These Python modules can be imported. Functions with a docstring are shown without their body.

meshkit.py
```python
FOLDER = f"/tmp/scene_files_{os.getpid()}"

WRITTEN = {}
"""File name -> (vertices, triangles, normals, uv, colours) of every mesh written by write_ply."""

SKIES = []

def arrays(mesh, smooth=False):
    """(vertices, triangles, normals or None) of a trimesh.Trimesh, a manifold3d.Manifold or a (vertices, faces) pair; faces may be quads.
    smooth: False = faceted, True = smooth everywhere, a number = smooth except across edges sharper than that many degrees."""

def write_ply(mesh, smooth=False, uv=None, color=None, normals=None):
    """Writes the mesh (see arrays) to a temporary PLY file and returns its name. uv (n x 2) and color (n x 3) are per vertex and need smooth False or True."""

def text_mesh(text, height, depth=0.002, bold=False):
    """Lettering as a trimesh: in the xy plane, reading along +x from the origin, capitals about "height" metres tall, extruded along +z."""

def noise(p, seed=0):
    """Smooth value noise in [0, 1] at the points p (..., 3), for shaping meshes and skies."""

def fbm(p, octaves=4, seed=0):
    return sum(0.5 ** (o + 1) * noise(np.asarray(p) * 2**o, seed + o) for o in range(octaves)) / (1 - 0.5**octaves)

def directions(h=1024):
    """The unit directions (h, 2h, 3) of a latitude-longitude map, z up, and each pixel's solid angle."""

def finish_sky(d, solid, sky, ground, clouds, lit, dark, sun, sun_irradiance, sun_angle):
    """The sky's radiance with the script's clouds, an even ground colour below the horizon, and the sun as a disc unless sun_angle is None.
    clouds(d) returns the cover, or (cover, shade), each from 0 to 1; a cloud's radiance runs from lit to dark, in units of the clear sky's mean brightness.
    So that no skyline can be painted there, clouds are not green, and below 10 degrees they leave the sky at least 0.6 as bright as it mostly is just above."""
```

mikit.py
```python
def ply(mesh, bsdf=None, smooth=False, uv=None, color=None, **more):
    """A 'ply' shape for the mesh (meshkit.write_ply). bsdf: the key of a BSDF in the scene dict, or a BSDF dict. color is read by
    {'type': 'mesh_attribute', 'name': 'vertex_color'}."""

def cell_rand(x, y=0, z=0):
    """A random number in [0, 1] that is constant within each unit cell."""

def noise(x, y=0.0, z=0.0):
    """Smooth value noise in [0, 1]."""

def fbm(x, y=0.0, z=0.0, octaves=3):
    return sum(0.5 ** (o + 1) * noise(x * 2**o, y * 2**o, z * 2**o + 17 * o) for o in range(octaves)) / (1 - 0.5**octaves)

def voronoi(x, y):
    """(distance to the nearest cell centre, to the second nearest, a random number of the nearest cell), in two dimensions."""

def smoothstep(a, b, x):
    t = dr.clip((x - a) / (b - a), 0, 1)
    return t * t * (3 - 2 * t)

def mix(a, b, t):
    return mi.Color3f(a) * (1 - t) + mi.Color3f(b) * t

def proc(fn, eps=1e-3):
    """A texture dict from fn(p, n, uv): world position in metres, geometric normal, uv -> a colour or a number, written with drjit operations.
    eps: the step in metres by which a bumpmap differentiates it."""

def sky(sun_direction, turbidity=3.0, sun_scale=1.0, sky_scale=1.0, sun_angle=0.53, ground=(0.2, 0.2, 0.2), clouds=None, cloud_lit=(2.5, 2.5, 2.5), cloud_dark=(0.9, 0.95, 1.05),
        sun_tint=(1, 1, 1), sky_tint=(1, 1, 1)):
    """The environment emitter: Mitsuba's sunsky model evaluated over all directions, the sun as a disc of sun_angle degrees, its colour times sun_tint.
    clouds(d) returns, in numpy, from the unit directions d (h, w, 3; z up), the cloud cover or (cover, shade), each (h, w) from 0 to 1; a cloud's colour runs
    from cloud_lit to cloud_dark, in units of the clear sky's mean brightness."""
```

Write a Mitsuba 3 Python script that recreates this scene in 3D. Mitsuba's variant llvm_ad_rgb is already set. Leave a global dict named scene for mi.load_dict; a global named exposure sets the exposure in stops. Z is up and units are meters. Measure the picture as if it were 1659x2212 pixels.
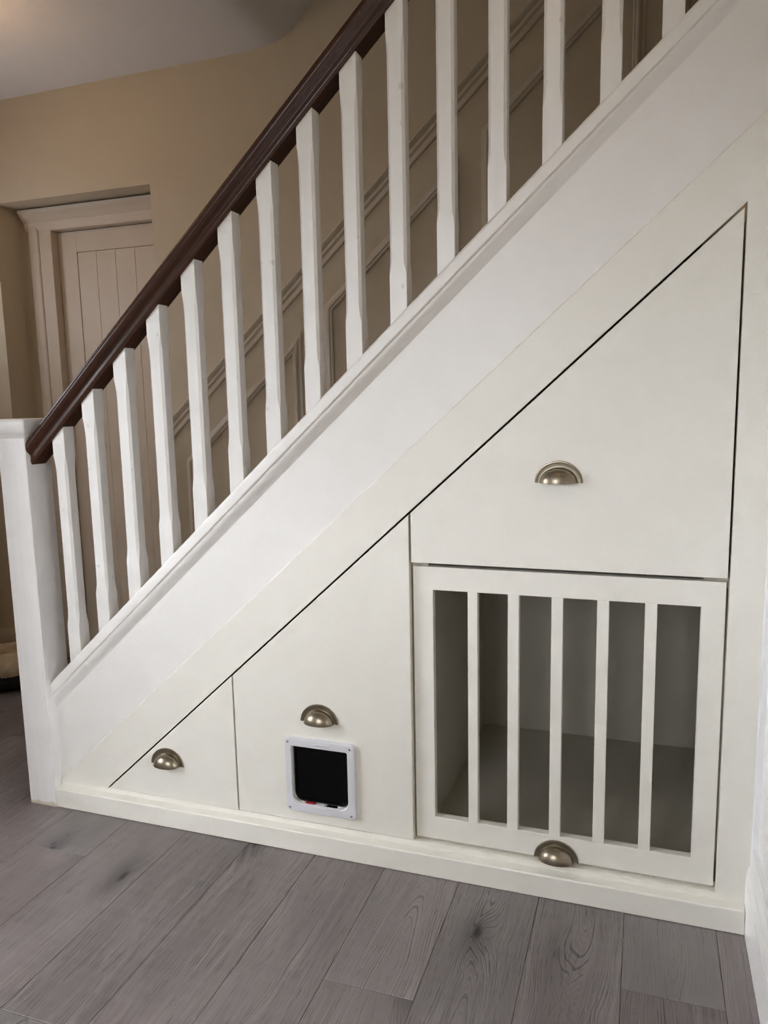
import math, random
import numpy as np, trimesh, mitsuba as mi, mikit, meshkit
import drjit as dr
from shapely.geometry import Polygon
from mikit import noise, fbm, voronoi, cell_rand, smoothstep, mix
T = mi.ScalarTransform4f
random.seed(4); RNG = np.random.default_rng(4)
scene, labels = {}, {}

# ------------------------------------------------------------------ camera, light levels, exposure
exposure = 1.0
CAM = np.array([1.4518, -1.7056, 1.1712])
YAW, PITCH, ROLL = -0.3317, -0.1460, -0.0204
FOC = 1655.0
_d = np.array([math.sin(YAW) * math.cos(PITCH), math.cos(YAW) * math.cos(PITCH), math.sin(PITCH)])
_r0 = np.array([math.cos(YAW), -math.sin(YAW), 0.0])
_u0 = np.cross(_r0, _d)
_u = -math.sin(ROLL) * _r0 + math.cos(ROLL) * _u0
scene['camera'] = {'type': 'perspective', 'fov': math.degrees(2 * math.atan(829.5 / FOC)), 'fov_axis': 'x',
                   'near_clip': 0.02, 'far_clip': 50.0,
                   'to_world': T().look_at(origin=CAM.tolist(), target=(CAM + _d).tolist(), up=_u.tolist())}
LIGHT_HALL = [5.6, 5.9, 6.4]         # frosted glass of the front door, left of the stairs (cool daylight)
LIGHT_LAMP = [5.6, 2.85, 1.1]         # hall pendant lamp
LIGHT_LAMP2 = [3.4, 2.15, 0.9]       # ceiling lamp in front of the cupboard
def overcast(d):
    """An even bright overcast, a little thinner in places."""
    return np.ones(d.shape[:2]), 0.25 + 0.3 * meshkit.fbm(d * 2.5 + 7.0, 3)
SKY = 31.0
scene['sky'] = mikit.sky((0.5, -0.6, 0.8), turbidity=4.0, sun_scale=0.0, sky_scale=1.0, ground=(0.16, 0.16, 0.15), clouds=overcast,
                         cloud_lit=(2.5 * SKY, 2.6 * SKY, 2.76 * SKY), cloud_dark=(1.45 * SKY, 1.55 * SKY, 1.69 * SKY))

# ------------------------------------------------------------------ materials
def principled(col, rough=0.5, spec=0.5, **k):
    c = col if isinstance(col, dict) else {'type': 'rgb', 'value': list(col)}
    r = rough if isinstance(rough, dict) else float(rough)
    return {'type': 'principled', 'base_color': c, 'roughness': r, 'specular': float(spec), **k}

def two(b): return {'type': 'twosided', 'bsdf': b}
def bump(b, fn, scale, eps=1e-3): return {'type': 'bumpmap', 'tex': mikit.proc(fn, eps), 'scale': scale, 'bsdf': b}

def cream_col(p, n, uv):
    return mix((0.41, 0.335, 0.238), (0.435, 0.36, 0.258), fbm(p.x * 3, p.y * 3, p.z * 3, 3))
def roller(p, n, uv):
    return fbm(p.x * 160, p.y * 160, p.z * 160, 2)
def gloss_col(p, n, uv):
    f = noise(p.x * 90 + p.y * 90, p.y * 60, p.z * 5)
    k = noise(p.x * 38, p.y * 38, p.z * 26 + 5)
    spot = smoothstep(0.93, 0.985, k) * 0.22
    return mix((0.74, 0.725, 0.695), (0.775, 0.76, 0.735), f) * (1 - spot)
def brush(p, n, uv):
    return noise(p.x * 420, p.y * 420, p.z * 14) + 0.5 * noise(p.x * 900, p.y * 900, p.z * 30)
def newel_col(p, n, uv):
    base = mix((0.775, 0.765, 0.755), (0.81, 0.80, 0.79), noise(p.x * 120, p.y * 120, p.z * 4))
    dirt = smoothstep(0.012, 0.0, p.z - 0.008 * noise(p.x * 60, p.y * 60)) * 0.7
    return mix(base, (0.42, 0.34, 0.22), dirt)
def newel_bump(p, n, uv):
    return noise(p.x * 300, p.y * 300, p.z * 9) + 0.9 * noise(p.x * 55, p.y * 55, p.z * 30)
def string_bump(p, n, uv):
    s = p.x * 0.74 + p.z * 0.67
    t = p.z * 0.74 - p.x * 0.67
    return noise(s * 10, t * 320, p.y * 200) + 0.6 * noise(s * 26, t * 40)
def mahog_col(p, n, uv):
    s = p.x * 0.74 + p.z * 0.67
    t = p.z * 0.74 - p.x * 0.67
    g = noise(s * 7, t * 420, p.y * 420)
    h = noise(s * 22, t * 150, p.y * 150)
    pore = smoothstep(0.62, 0.9, noise(s * 30, t * 900, p.y * 900))
    c = mix((0.016, 0.005, 0.002), (0.054, 0.0175, 0.0062), 0.6 * g + 0.4 * h)
    scr = smoothstep(0.955, 0.985, noise(s * 45 + 9, t * 620, p.y * 80)) * 0.25
    return c * (1 - 0.5 * pore) + mi.Color3f(0.22, 0.14, 0.09) * scr

def floor_fields(uv):
    u, v = mi.Float(uv.x), mi.Float(uv.y)
    idx = dr.floor(v / 50.0)
    vl = v - idx * 50.0
    ph = idx * 3.71
    r0, r1, r2 = cell_rand(idx, 3, 1), cell_rand(idx, 5, 2), cell_rand(idx, 9, 4)
    w = (fbm(u * 9, vl * 2.2, ph, 3) - 0.5) * 0.055 + (noise(u * 40, vl * 9, ph + 4) - 0.5) * 0.006
    # knots
    d1, d2, kr = voronoi(u * 5.2 + r0 * 53, vl * 2.1 + r1 * 47)
    has = smoothstep(0.70, 0.74, kr)
    near = dr.exp(-dr.square(d1 / 0.16)) * has
    uu = u + w + 0.030 * near
    vv = vl - 0.7 * r2
    vv = vv - dr.floor(vv / 0.62) * 0.62 - 0.31
    uc = 0.055 + 0.085 * r1
    ring = dr.sqrt(dr.square(uu - uc) + dr.square(vv * 0.13) + 1e-5)
    ring = dr.lerp(ring, uu, smoothstep(0.30, 0.62, r0))
    wob = 1.6 * noise(uu * 30, vl * 2.5, ph + 5) + 0.5 * noise(uu * 160, vl * 14, ph + 6)
    saw = 0.5 + 0.5 * dr.sin(6.2832 * (ring * 190 + wob))
    line = 0.62 * saw + 0.38 * noise(ring * 420, vl * 6, ph)
    wide = noise(ring * 75, vl * 1.4, ph + 7)
    pores = noise(uu * 820, vl * 26, ph + 2)
    cloud = fbm(u * 11, vl * 4, ph + 11, 3)
    core = smoothstep(0.075, 0.015, d1) * has
    halo = smoothstep(0.30, 0.04, d1 + 0.10 * (cloud - 0.5)) * has
    return idx, r0, r1, line, wide, pores, cloud, core, halo

def floor_col(p, n, uv):
    idx, r0, r1, line, wide, pores, cloud, core, halo = floor_fields(uv)
    dark, mid, light = (0.080, 0.069, 0.066), (0.163, 0.144, 0.139), (0.260, 0.234, 0.228)
    t = 0.10 * line + 0.30 * wide + 0.62 * cloud - 0.02
    c = mix(dark, light, dr.clip(t, 0, 1))
    c = mix(c, mi.Color3f(mid), 0.25)
    gr = smoothstep(0.50, 0.78, line) * (0.45 + 0.55 * smoothstep(0.25, 0.65, wide))
    c = c * (1 - 0.62 * gr) * (1 + 0.50 * smoothstep(0.40, 0.12, line))
    c = c * (1 - 0.42 * smoothstep(0.55, 0.80, pores)) * (1 + 0.36 * smoothstep(0.38, 0.12, pores))
    c = c * (1 - 0.45 * halo) * (1 - 0.72 * core)
    tone = 0.86 + 0.28 * r1
    return mix(c, mi.Color3f(c.x * 1.05, c.y * 0.985, c.z * 0.97), r0) * tone

def floor_bump(p, n, uv):
    idx, r0, r1, line, wide, pores, cloud, core, halo = floor_fields(uv)
    return -0.7 * smoothstep(0.55, 0.9, line) - 0.5 * smoothstep(0.55, 0.85, pores) - 0.4 * core

def brass_col(p, n, uv):
    f = noise(p.x * 60, p.y * 60, p.z * 1500)
    return mix((0.20, 0.17, 0.125), (0.275, 0.235, 0.175), f)
def fleece_col(p, n, uv):
    return mix((0.42, 0.33, 0.21), (0.62, 0.52, 0.37), fbm(p.x * 60, p.y * 60, p.z * 60, 3))
def fleece_bump(p, n, uv): return fbm(p.x * 150, p.y * 150, p.z * 150, 3)
def cab_col(p, n, uv):
    return mix((0.728, 0.706, 0.640), (0.748, 0.727, 0.662), fbm(p.x * 5, p.y * 5, p.z * 5, 2))
def cab_bump(p, n, uv): return fbm(p.x * 260, p.y * 260, p.z * 260, 2)

B = scene
B['cream_paint'] = two(bump(principled(mikit.proc(cream_col), 0.62, 0.3), roller, 0.0006))
B['ceiling_paint'] = two(bump(principled((0.58, 0.55, 0.52), 0.7, 0.25), roller, 0.0006))
B['warm_wall_paint'] = two(principled((0.80, 0.70, 0.54), 0.6, 0.3))
B['beige_wall_paint'] = two(principled((0.40, 0.35, 0.28), 0.6, 0.3))
B['white_wall_paint'] = two(principled((0.80, 0.80, 0.80), 0.45, 0.4))
B['cabinet_paint'] = two(bump(principled(mikit.proc(cab_col), 0.42, 0.45), cab_bump, 0.00012))
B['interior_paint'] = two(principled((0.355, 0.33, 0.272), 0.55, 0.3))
B['gloss_paint'] = two(bump(principled(mikit.proc(gloss_col), 0.33, 0.5), brush, 0.00022))
B['string_paint'] = two(bump(principled((0.755, 0.738, 0.708), 0.40, 0.4), string_bump, 0.00016))
B['newel_paint'] = two(bump(principled(mikit.proc(newel_col), 0.30, 0.5), newel_bump, 0.0006))
B['trim_white'] = two(principled((0.84, 0.84, 0.84), 0.30, 0.5))
B['panel_trim_paint'] = two(principled((0.44, 0.37, 0.285), 0.36, 0.45))
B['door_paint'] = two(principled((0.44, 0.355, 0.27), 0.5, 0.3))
B['mahogany'] = two(principled(mikit.proc(mahog_col), 0.45, 0.08, clearcoat=1.0, clearcoat_gloss=0.99))
B['floor_wood'] = two(bump(principled(mikit.proc(floor_col), 0.36, 0.5), floor_bump, 0.0012, 4e-4))
B['dark_gap'] = two(principled((0.03, 0.028, 0.027), 0.8, 0.2))
B['room_floor'] = two(principled((0.30, 0.27, 0.25), 0.5, 0.4))
B['brass'] = two(principled(mikit.proc(brass_col), 0.31, 0.5, metallic=1.0, anisotropic=0.4))
B['white_plastic'] = two(principled((0.62, 0.62, 0.642), 0.30, 0.5))
B['black_plastic'] = two(principled((0.002, 0.002, 0.002), 0.10, 0.12))
B['red_plastic'] = two(principled((0.26, 0.02, 0.02), 0.3, 0.5))
B['grey_metal'] = two(principled((0.16, 0.16, 0.17), 0.4, 0.5, metallic=0.6))
B['carpet'] = two(principled((0.26, 0.22, 0.19), 0.9, 0.1))
B['bed_fabric'] = two(principled((0.012, 0.010, 0.011), 0.8, 0.2))
B['fleece'] = two(bump(principled(mikit.proc(fleece_col), 0.95, 0.1), fleece_bump, 0.004))
B['lamp_metal'] = two(principled((0.5, 0.5, 0.5), 0.3, 0.5, metallic=1.0))

# ------------------------------------------------------------------ scene helpers
count = {}
def numbered(name):
    k = count.get(name, 0); count[name] = k + 1
    return name if k == 0 else f'{name}_{k:03d}'
def obj(name, mesh, bsdf, parent=None, smooth=False, label=None, uv=None, **more):
    key = numbered(f'{parent}__{name}' if parent else name)
    scene[key] = mikit.ply(mesh, bsdf, smooth=smooth, uv=uv, **more)
    if label: labels[key] = {'label': label}
    return key
def thing(name, label, cat, group=None):
    key = numbered(name)
    labels[key] = {'label': label, 'category': cat}
    if group: labels[key]['group'] = group
    return key
def struct(name, mesh, bsdf, label, smooth=False, **more):
    key = obj(name, mesh, bsdf, None, smooth, **more)
    labels[key] = {'label': label, 'kind': 'structure'}
    return key
def struct_root(name, label):
    key = numbered(name); labels[key] = {'label': label, 'kind': 'structure'}; return key

# ------------------------------------------------------------------ mesh helpers
def mesh(v, f): return trimesh.Trimesh(np.asarray(v, float), np.asarray(f, int), process=False)
def cat(*ms): return trimesh.util.concatenate([m for m in ms])
def box(x0, x1, y0, y1, z0, z1, ch=0.0):
    """A box, its edges chamfered by ch."""
    lo, hi = np.array([x0, y0, z0]), np.array([x1, y1, z1])
    if ch <= 0:
        m = trimesh.creation.box(extents=hi - lo); m.apply_translation((lo + hi) / 2); return m
    pts = []
    for sx in (0, 1):
        for sy in (0, 1):
            for sz in (0, 1):
                c = np.where([sx, sy, sz], hi, lo)
                s = np.where([sx, sy, sz], -1.0, 1.0) * ch
                for a in range(3):
                    q = c + s; q[a] = c[a]; pts.append(q)
    return trimesh.convex.convex_hull(np.array(pts))
def tri_poly(outer, holes=()):
    v, f = trimesh.creation.triangulate_polygon(Polygon(outer, holes), engine='earcut')
    return np.asarray(v), np.asarray(f)
def prism(poly, fmap):
    """The 2D polygon swept from t=0 to t=1, (a, b, t) mapped to 3D by fmap."""
    m = trimesh.creation.extrude_polygon(Polygon(poly), 1.0, engine='earcut')
    v = np.asarray(m.vertices)
    m = mesh(np.array([fmap(*p) for p in v]), m.faces)
    if m.volume < 0: m.invert()
    return m
def ccw(p):
    p = np.asarray(p, float)
    a = 0.5 * np.sum(p[:, 0] * np.roll(p[:, 1], -1) - np.roll(p[:, 0], -1) * p[:, 1])
    return p if a > 0 else p[::-1]
def inset(p, d):
    """The counter-clockwise polygon moved inwards by d (outwards for d < 0), corners kept."""
    q = []
    n = len(p)
    for i in range(n):
        a, b, c = p[i - 1], p[i], p[(i + 1) % n]
        e0, e1 = (b - a) / np.linalg.norm(b - a), (c - b) / np.linalg.norm(c - b)
        n0, n1 = np.array([-e0[1], e0[0]]), np.array([-e1[1], e1[0]])
        k = n0 + n1
        q.append(b + d * k / max(1 + n0 @ n1, 0.2))
    return np.array(q)
def slab(outer, holes, yf, yb, ch=0.001, chh=None):
    """A board in the plane y=yf (its face towards -y), outline and holes in (x, z), front arrises chamfered."""
    outer = ccw(outer); holes = [ccw(h) for h in holes]
    chh = ch if chh is None else chh
    V, F, off = [], [], 0
    def add(v, f):
        nonlocal off
        V.append(v); F.append(np.asarray(f) + off); off += len(v)
    fo, fh = inset(outer, ch), [inset(h, -chh) for h in holes]
    v, f = tri_poly(fo, fh); add(np.c_[v[:, 0], np.full(len(v), yf), v[:, 1]], f)
    v, f = tri_poly(outer, holes); add(np.c_[v[:, 0], np.full(len(v), yb), v[:, 1]], f[:, ::-1])
    for ring, front, sgn, c in [(outer, fo, 1, ch)] + [(h, g, -1, chh) for h, g in zip(holes, fh)]:
        n = len(ring)
        lv = [np.c_[front[:, 0], np.full(n, yf), front[:, 1]], np.c_[ring[:, 0], np.full(n, yf + c), ring[:, 1]], np.c_[ring[:, 0], np.full(n, yb), ring[:, 1]]]
        for a, b in ((lv[0], lv[1]), (lv[1], lv[2])):
            vs, fs = [], []
            for i in range(n):
                j = (i + 1) % n
                k = len(vs); vs += [a[i], a[j], b[j], b[i]]
                q = [[k, k + 2, k + 1], [k, k + 3, k + 2]]
                fs += q if sgn > 0 else [t[::-1] for t in q]
            add(np.array(vs), fs)
    m = mesh(np.vstack(V), np.vstack(F))
    # the winding of the faces: front must look to -y
    fn = m.face_normals
    k = np.argmax(np.abs(fn[:, 1]) * (np.abs(m.triangles_center[:, 1] - yf) < 1e-9))
    if fn[k, 1] > 0: m.invert()
    return m
def rings(rs):
    """Closed skin over a list of rings (n x 3 each), capped."""
    n = len(rs[0]); V = np.vstack(rs); F = []
    for k in range(len(rs) - 1):
        for i in range(n):
            j = (i + 1) % n
            a, b, c, d = k * n + i, k * n + j, (k + 1) * n + j, (k + 1) * n + i
            F += [[a, b, c], [a, c, d]]
    for k, rev in ((0, True), (len(rs) - 1, False)):
        for i in range(1, n - 1):
            t = [k * n, k * n + i, k * n + i + 1]
            F.append(t[::-1] if rev else t)
    m = mesh(V, F)
    if m.volume < 0: m.invert()
    return m
def square(cx, cy, h, z, c=0.0):
    p = [(-h, -h + c), (-h + c, -h), (h - c, -h), (h, -h + c), (h, h - c), (h - c, h), (-h + c, h), (-h, h - c)]
    return np.array([(cx + a, cy + b, z(cx + a) if callable(z) else z) for a, b in p])
def slope_prism(prof, x0, x1, s):
    """(y, c) profile swept along x with z = s*x + c, ends cut plumb."""
    return prism(prof, lambda a, b, t: (x0 + (x1 - x0) * t, a, s * (x0 + (x1 - x0) * t) + b))
def lathe(prof, n=48):
    m = trimesh.creation.revolve(np.asarray(prof, float), sections=n)
    return m

# ------------------------------------------------------------------ the room
YB = 0.96                      # back wall
XL, XR = -1.345, 1.704         # left and right walls
YF = -3.2                      # wall behind the camera
RX0, RX1, RZ, RD = -1.172, -0.398, 2.014, 1.15   # door recess

def wall_with_hole(plane, a0, a1, z0, z1, hole, t0, t1):
    """A wall slab; plane 'y' runs along x, plane 'x' along y; hole = (a0, a1, z0, z1) or None."""
    rects = []
    if hole is None: rects.append((a0, a1, z0, z1))
    else:
        h0, h1, hz0, hz1 = hole
        rects += [(a0, h0, z0, z1), (h1, a1, z0, z1), (h0, h1, hz1, z1)]
        if hz0 > z0 + 1e-6: rects.append((h0, h1, z0, hz0))
    out = []
    for b0, b1, c0, c1 in rects:
        if b1 - b0 > 1e-6 and c1 - c0 > 1e-6:
            out.append(box(b0, b1, t0, t1, c0, c1) if plane == 'y' else box(t0, t1, b0, b1, c0, c1))
    return cat(*out)

wb = cat(wall_with_hole('y', XL - 0.1, 3.1, 0, 4.7, (RX0, RX1, 0, RZ), YB, RD), box(RX0 - 0.2, RX1 + 0.2, RD + 0.06, RD + 0.16, 0, 2.3))
struct('wall_back', wb, 'cream_paint', 'cream painted wall behind the stairs with a recessed doorway')
FD0, FD1, FDZ = 0.08, 0.90, 2.06     # front door opening in the left wall
LW0, LW1, LZ0, LZ1 = -2.05, -0.72, 0.70, 1.86   # window in the left wall
struct('wall_left', cat(wall_with_hole('x', -0.4, YB, 0, 2.6, (FD0, FD1, 0, FDZ), XL - 0.12, XL), wall_with_hole('x', YF - 0.1, -0.4, 0, 2.6, (LW0, LW1, LZ0, LZ1), XL - 0.12, XL), box(XL, -0.56, -0.44, -0.33, 0, 2.6)), 'cream_paint', 'cream painted hall wall at the far left with a short return')
OP0, OP1, OPZ = -2.85, -0.70, 2.15     # wide opening to the room on the right
struct('wall_right', cat(wall_with_hole('x', YF - 0.1, 0.0, 0, 2.6, (OP0, OP1, 0, OPZ), XR, XR + 0.10), box(XR, XR + 0.1, 0.0, YB, 0, 1.66)), 'white_wall_paint', 'white painted wall at the right edge beside the cupboard')
struct('wall_front', wall_with_hole('y', XL - 0.12, 5.0, 0, 2.6, (0.0, 0.95, 0.75, 2.15), YF - 0.1, YF), 'beige_wall_paint', 'wall behind the camera')
struct('wall_far_right', wall_with_hole('x', YF - 0.1, 0.1, 0, 2.6, (-2.85, -0.55, 0.30, 2.35), 3.90, 4.02), 'warm_wall_paint', 'far wall of the room on the right')
struct('wall_side_right', box(XR + 0.10, 3.9, -0.02, 0.08, 0, 2.6), 'warm_wall_paint', 'side wall of the room on the right')
struct('wall_stairwell', cat(box(0.33, 3.1, -0.20, -0.10, 2.43, 4.7), box(3.0, 3.1, -0.1, YB, 1.6, 4.7), box(XR + 0.1, 3.1, -0.02, 0.0, 1.6, 2.6)), 'cream_paint', 'cream painted walls around the stairwell above')

cz = [(XL, 2.410), (-0.06, 2.4215), (0.02, 2.4225), (0.08, 2.4245), (0.12, 2.4275), (0.155, 2.433), (0.185, 2.4435), (0.215, 2.460), (0.245, 2.4835), (0.275, 2.5135), (0.31, 2.5495), (0.36, 2.602), (2.35, 4.66)]
cprof = cz + [(2.35, 4.76), (0.2, 2.57), (XL, 2.52)]
m = prism(cprof, lambda a, b, t: (a, -0.2 + (YB + 0.2) * t, b))
m2 = prism([(XL, 2.41), (5.0, 2.43), (5.0, 2.53), (XL, 2.51)], lambda a, b, t: (a, YF + (-0.1 - YF) * t - 0.1 * t, b))
struct('ceiling', cat(m, m2, box(2.25, 3.1, -0.2, YB, 4.66, 4.76)), 'ceiling_paint', 'white ceiling that folds up along the stairs', 25)

# floor: a slab and its laminate planks
fl = struct('floor', box(XL - 0.12, XR + 0.1, YF - 0.1, RD + 0.1, -0.06, -0.0105), 'dark_gap', 'grey brown laminate floor of wide oak planks')
struct('floor_right', box(XR + 0.1, 4.9, YF - 0.1, 0.1, -0.06, 0.0), 'room_floor', 'floor of the room on the right')
PW, PX0, PL = 0.1925, -0.107, 1.283
JOINT = {0: -0.205, 2: -0.680, 3: -0.95, 4: -0.64 - 0.4, 5: -0.416, 8: -0.2615, 1: -0.80, 6: -0.62, 7: -0.97, 9: -0.55, -1: 0.02, -2: 0.70, -3: 0.33, -4: 0.82, -5: 0.5, -6: 0.2}
pid = 0
def plank_mesh(x0, x1, y0, y1, i):
    g, c = 0.0004, 0.0011
    R = [np.array([(x0 + g + k, y0 + g + k, z), (x1 - g - k, y0 + g + k, z), (x1 - g - k, y1 - g - k, z), (x0 + g + k, y1 - g - k, z)]) for k, z in ((0, -0.010), (0, -0.0009), (c, 0.0))]
    m = rings(R)
    v = np.asarray(m.vertices)
    uv = np.c_[v[:, 0] - x0, v[:, 1] - y0 + 50.0 * i + 10.0]
    return m, uv
for k in range(-7, 10):
    x0, x1 = max(PX0 + PW * k, XL), min(PX0 + PW * (k + 1), XR - 0.02)
    j = JOINT.get(k, -0.4)
    ys = sorted([j + PL * q for q in range(-4, 3)])
    ys = [YF] + [y for y in ys if YF + 0.1 < y < RD - 0.02] + [RD if k <= -2 else YB]
    for a, b in zip(ys[:-1], ys[1:]):
        m, uv = plank_mesh(x0, x1, a, b, pid); pid += 1
        obj('plank', m, 'floor_wood', fl, uv=uv)

# skirting boards
def skirt_prof(h, t):   # (depth from the wall, height), an ogee top
    return [(0, 0.001), (t, 0.001), (t, h * 0.70), (t - 0.0012, h * 0.71), (t - 0.0012, h * 0.725), (t - 0.0005, h * 0.735), (t - 0.0015, h * 0.80), (t - 0.004, h * 0.87), (t - 0.008, h * 0.92), (t - 0.013, h * 0.965), (t - 0.016, h * 0.99), (t - 0.017, h), (0, h)]
def skirt_y(x0, x1, y, h, t): return prism(skirt_prof(h, t), lambda a, b, s: (x0 + (x1 - x0) * s, y - a, b))
def skirt_x(y0, y1, x, h, t, sgn): return prism(skirt_prof(h, t), lambda a, b, s: (x + sgn * a, y0 + (y1 - y0) * s, b))
struct('baseboard_back', skirt_y(XL, RX0, YB, 0.165, 0.020), 'door_paint', 'painted skirting board at the foot of the back wall')
struct('baseboard_left', skirt_x(-0.32, FD0, XL, 0.165, 0.020, 1), 'door_paint', 'painted skirting board at the foot of the left wall')
struct('baseboard_right', skirt_x(OP1, -0.0005, XR, 0.166, 0.0215, -1), 'trim_white', 'bright white ogee skirting board at the right edge, meeting the cupboard')

# wall panelling mouldings on the right wall
def frame_loop(prof, pts3, nrm):
    """A moulding of profile (across inwards, height off the wall) mitred round the closed loop pts3; nrm is the wall's normal."""
    pts3 = [np.asarray(p, float) for p in pts3]; nrm = np.asarray(nrm, float); n = len(pts3)
    V, F = [], []
    P = len(prof)
    for i in range(n):
        a, b, c = pts3[i - 1], pts3[i], pts3[(i + 1) % n]
        e0, e1 = (b - a) / np.linalg.norm(b - a), (c - b) / np.linalg.norm(c - b)
        n0, n1 = np.cross(nrm, e0), np.cross(nrm, e1)
        k = (n0 + n1) / max(1 + n0 @ n1, 0.2)
        for w, h in prof: V.append(b + k * w + nrm * h)
    for i in range(n):
        j = (i + 1) % n
        for q in range(P):
            r = (q + 1) % P
            F += [[i * P + q, j * P + q, j * P + r], [i * P + q, j * P + r, i * P + r]]
    m = mesh(V, F)
    if m.volume < 0: m.invert()
    return m
PM = [(0, 0), (0, 0.004), (0.004, 0.007), (0.010, 0.0085), (0.013, 0.013), (0.019, 0.0165), (0.024, 0.0155), (0.0265, 0.011), (0.029, 0.010), (0.033, 0.0105), (0.036, 0.007), (0.037, 0.0)]
PMR = [(0, 0), (0, 0.010), (0.004, 0.014), (0.014, 0.016), (0.020, 0.012), (0.024, 0.013), (0.034, 0.015), (0.040, 0.011), (0.046, 0.012), (0.056, 0.008), (0.060, 0.0)]
trim_n = 0
def trim(m, bsdf, label, smooth=False):
    global trim_n
    trim_n += 1
    return struct(f'trim_{trim_n}', m, bsdf, label, smooth)

# chair rail and panel mouldings along the stairs on the back wall
SD = 0.9143
CR = [(0, 0.0), (0.004, 0.0), (0.0065, -0.0005), (0.0065, -0.012), (0.0085, -0.014), (0.012, -0.022), (0.013, -0.027), (0.009, -0.031), (0.0095, -0.034), (0.016, -0.040), (0.0205, -0.047), (0.0225, -0.054),
      (0.0225, -0.058), (0.019, -0.060), (0.0195, -0.063), (0.024, -0.068), (0.0265, -0.0745), (0.024, -0.079), (0.019, -0.0835), (0.0, -0.087)]
CR = [(0, 0.0), (0.0225, -0.001), (0.0265, -0.005), (0.0265, -0.010), (0.023, -0.0165), (0.0155, -0.022), (0.0125, -0.026), (0.0125, -0.0285), (0.016, -0.031), (0.018, -0.0355), (0.0175, -0.040), (0.013, -0.0455),
      (0.0095, -0.049), (0.0095, -0.0515), (0.012, -0.0535), (0.012, -0.069), (0.0105, -0.071), (0.0105, -0.0725), (0.0, -0.0735)]
trim(prism([(YB - a, b) for a, b in CR], lambda a, b, t: (RX1 + (3.0 - RX1) * t, a, SD * (RX1 + (3.0 - RX1) * t) + 1.4365 + b * 1.06)), 'panel_trim_paint', 'moulded chair rail climbing along the stair wall', 30)
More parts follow.
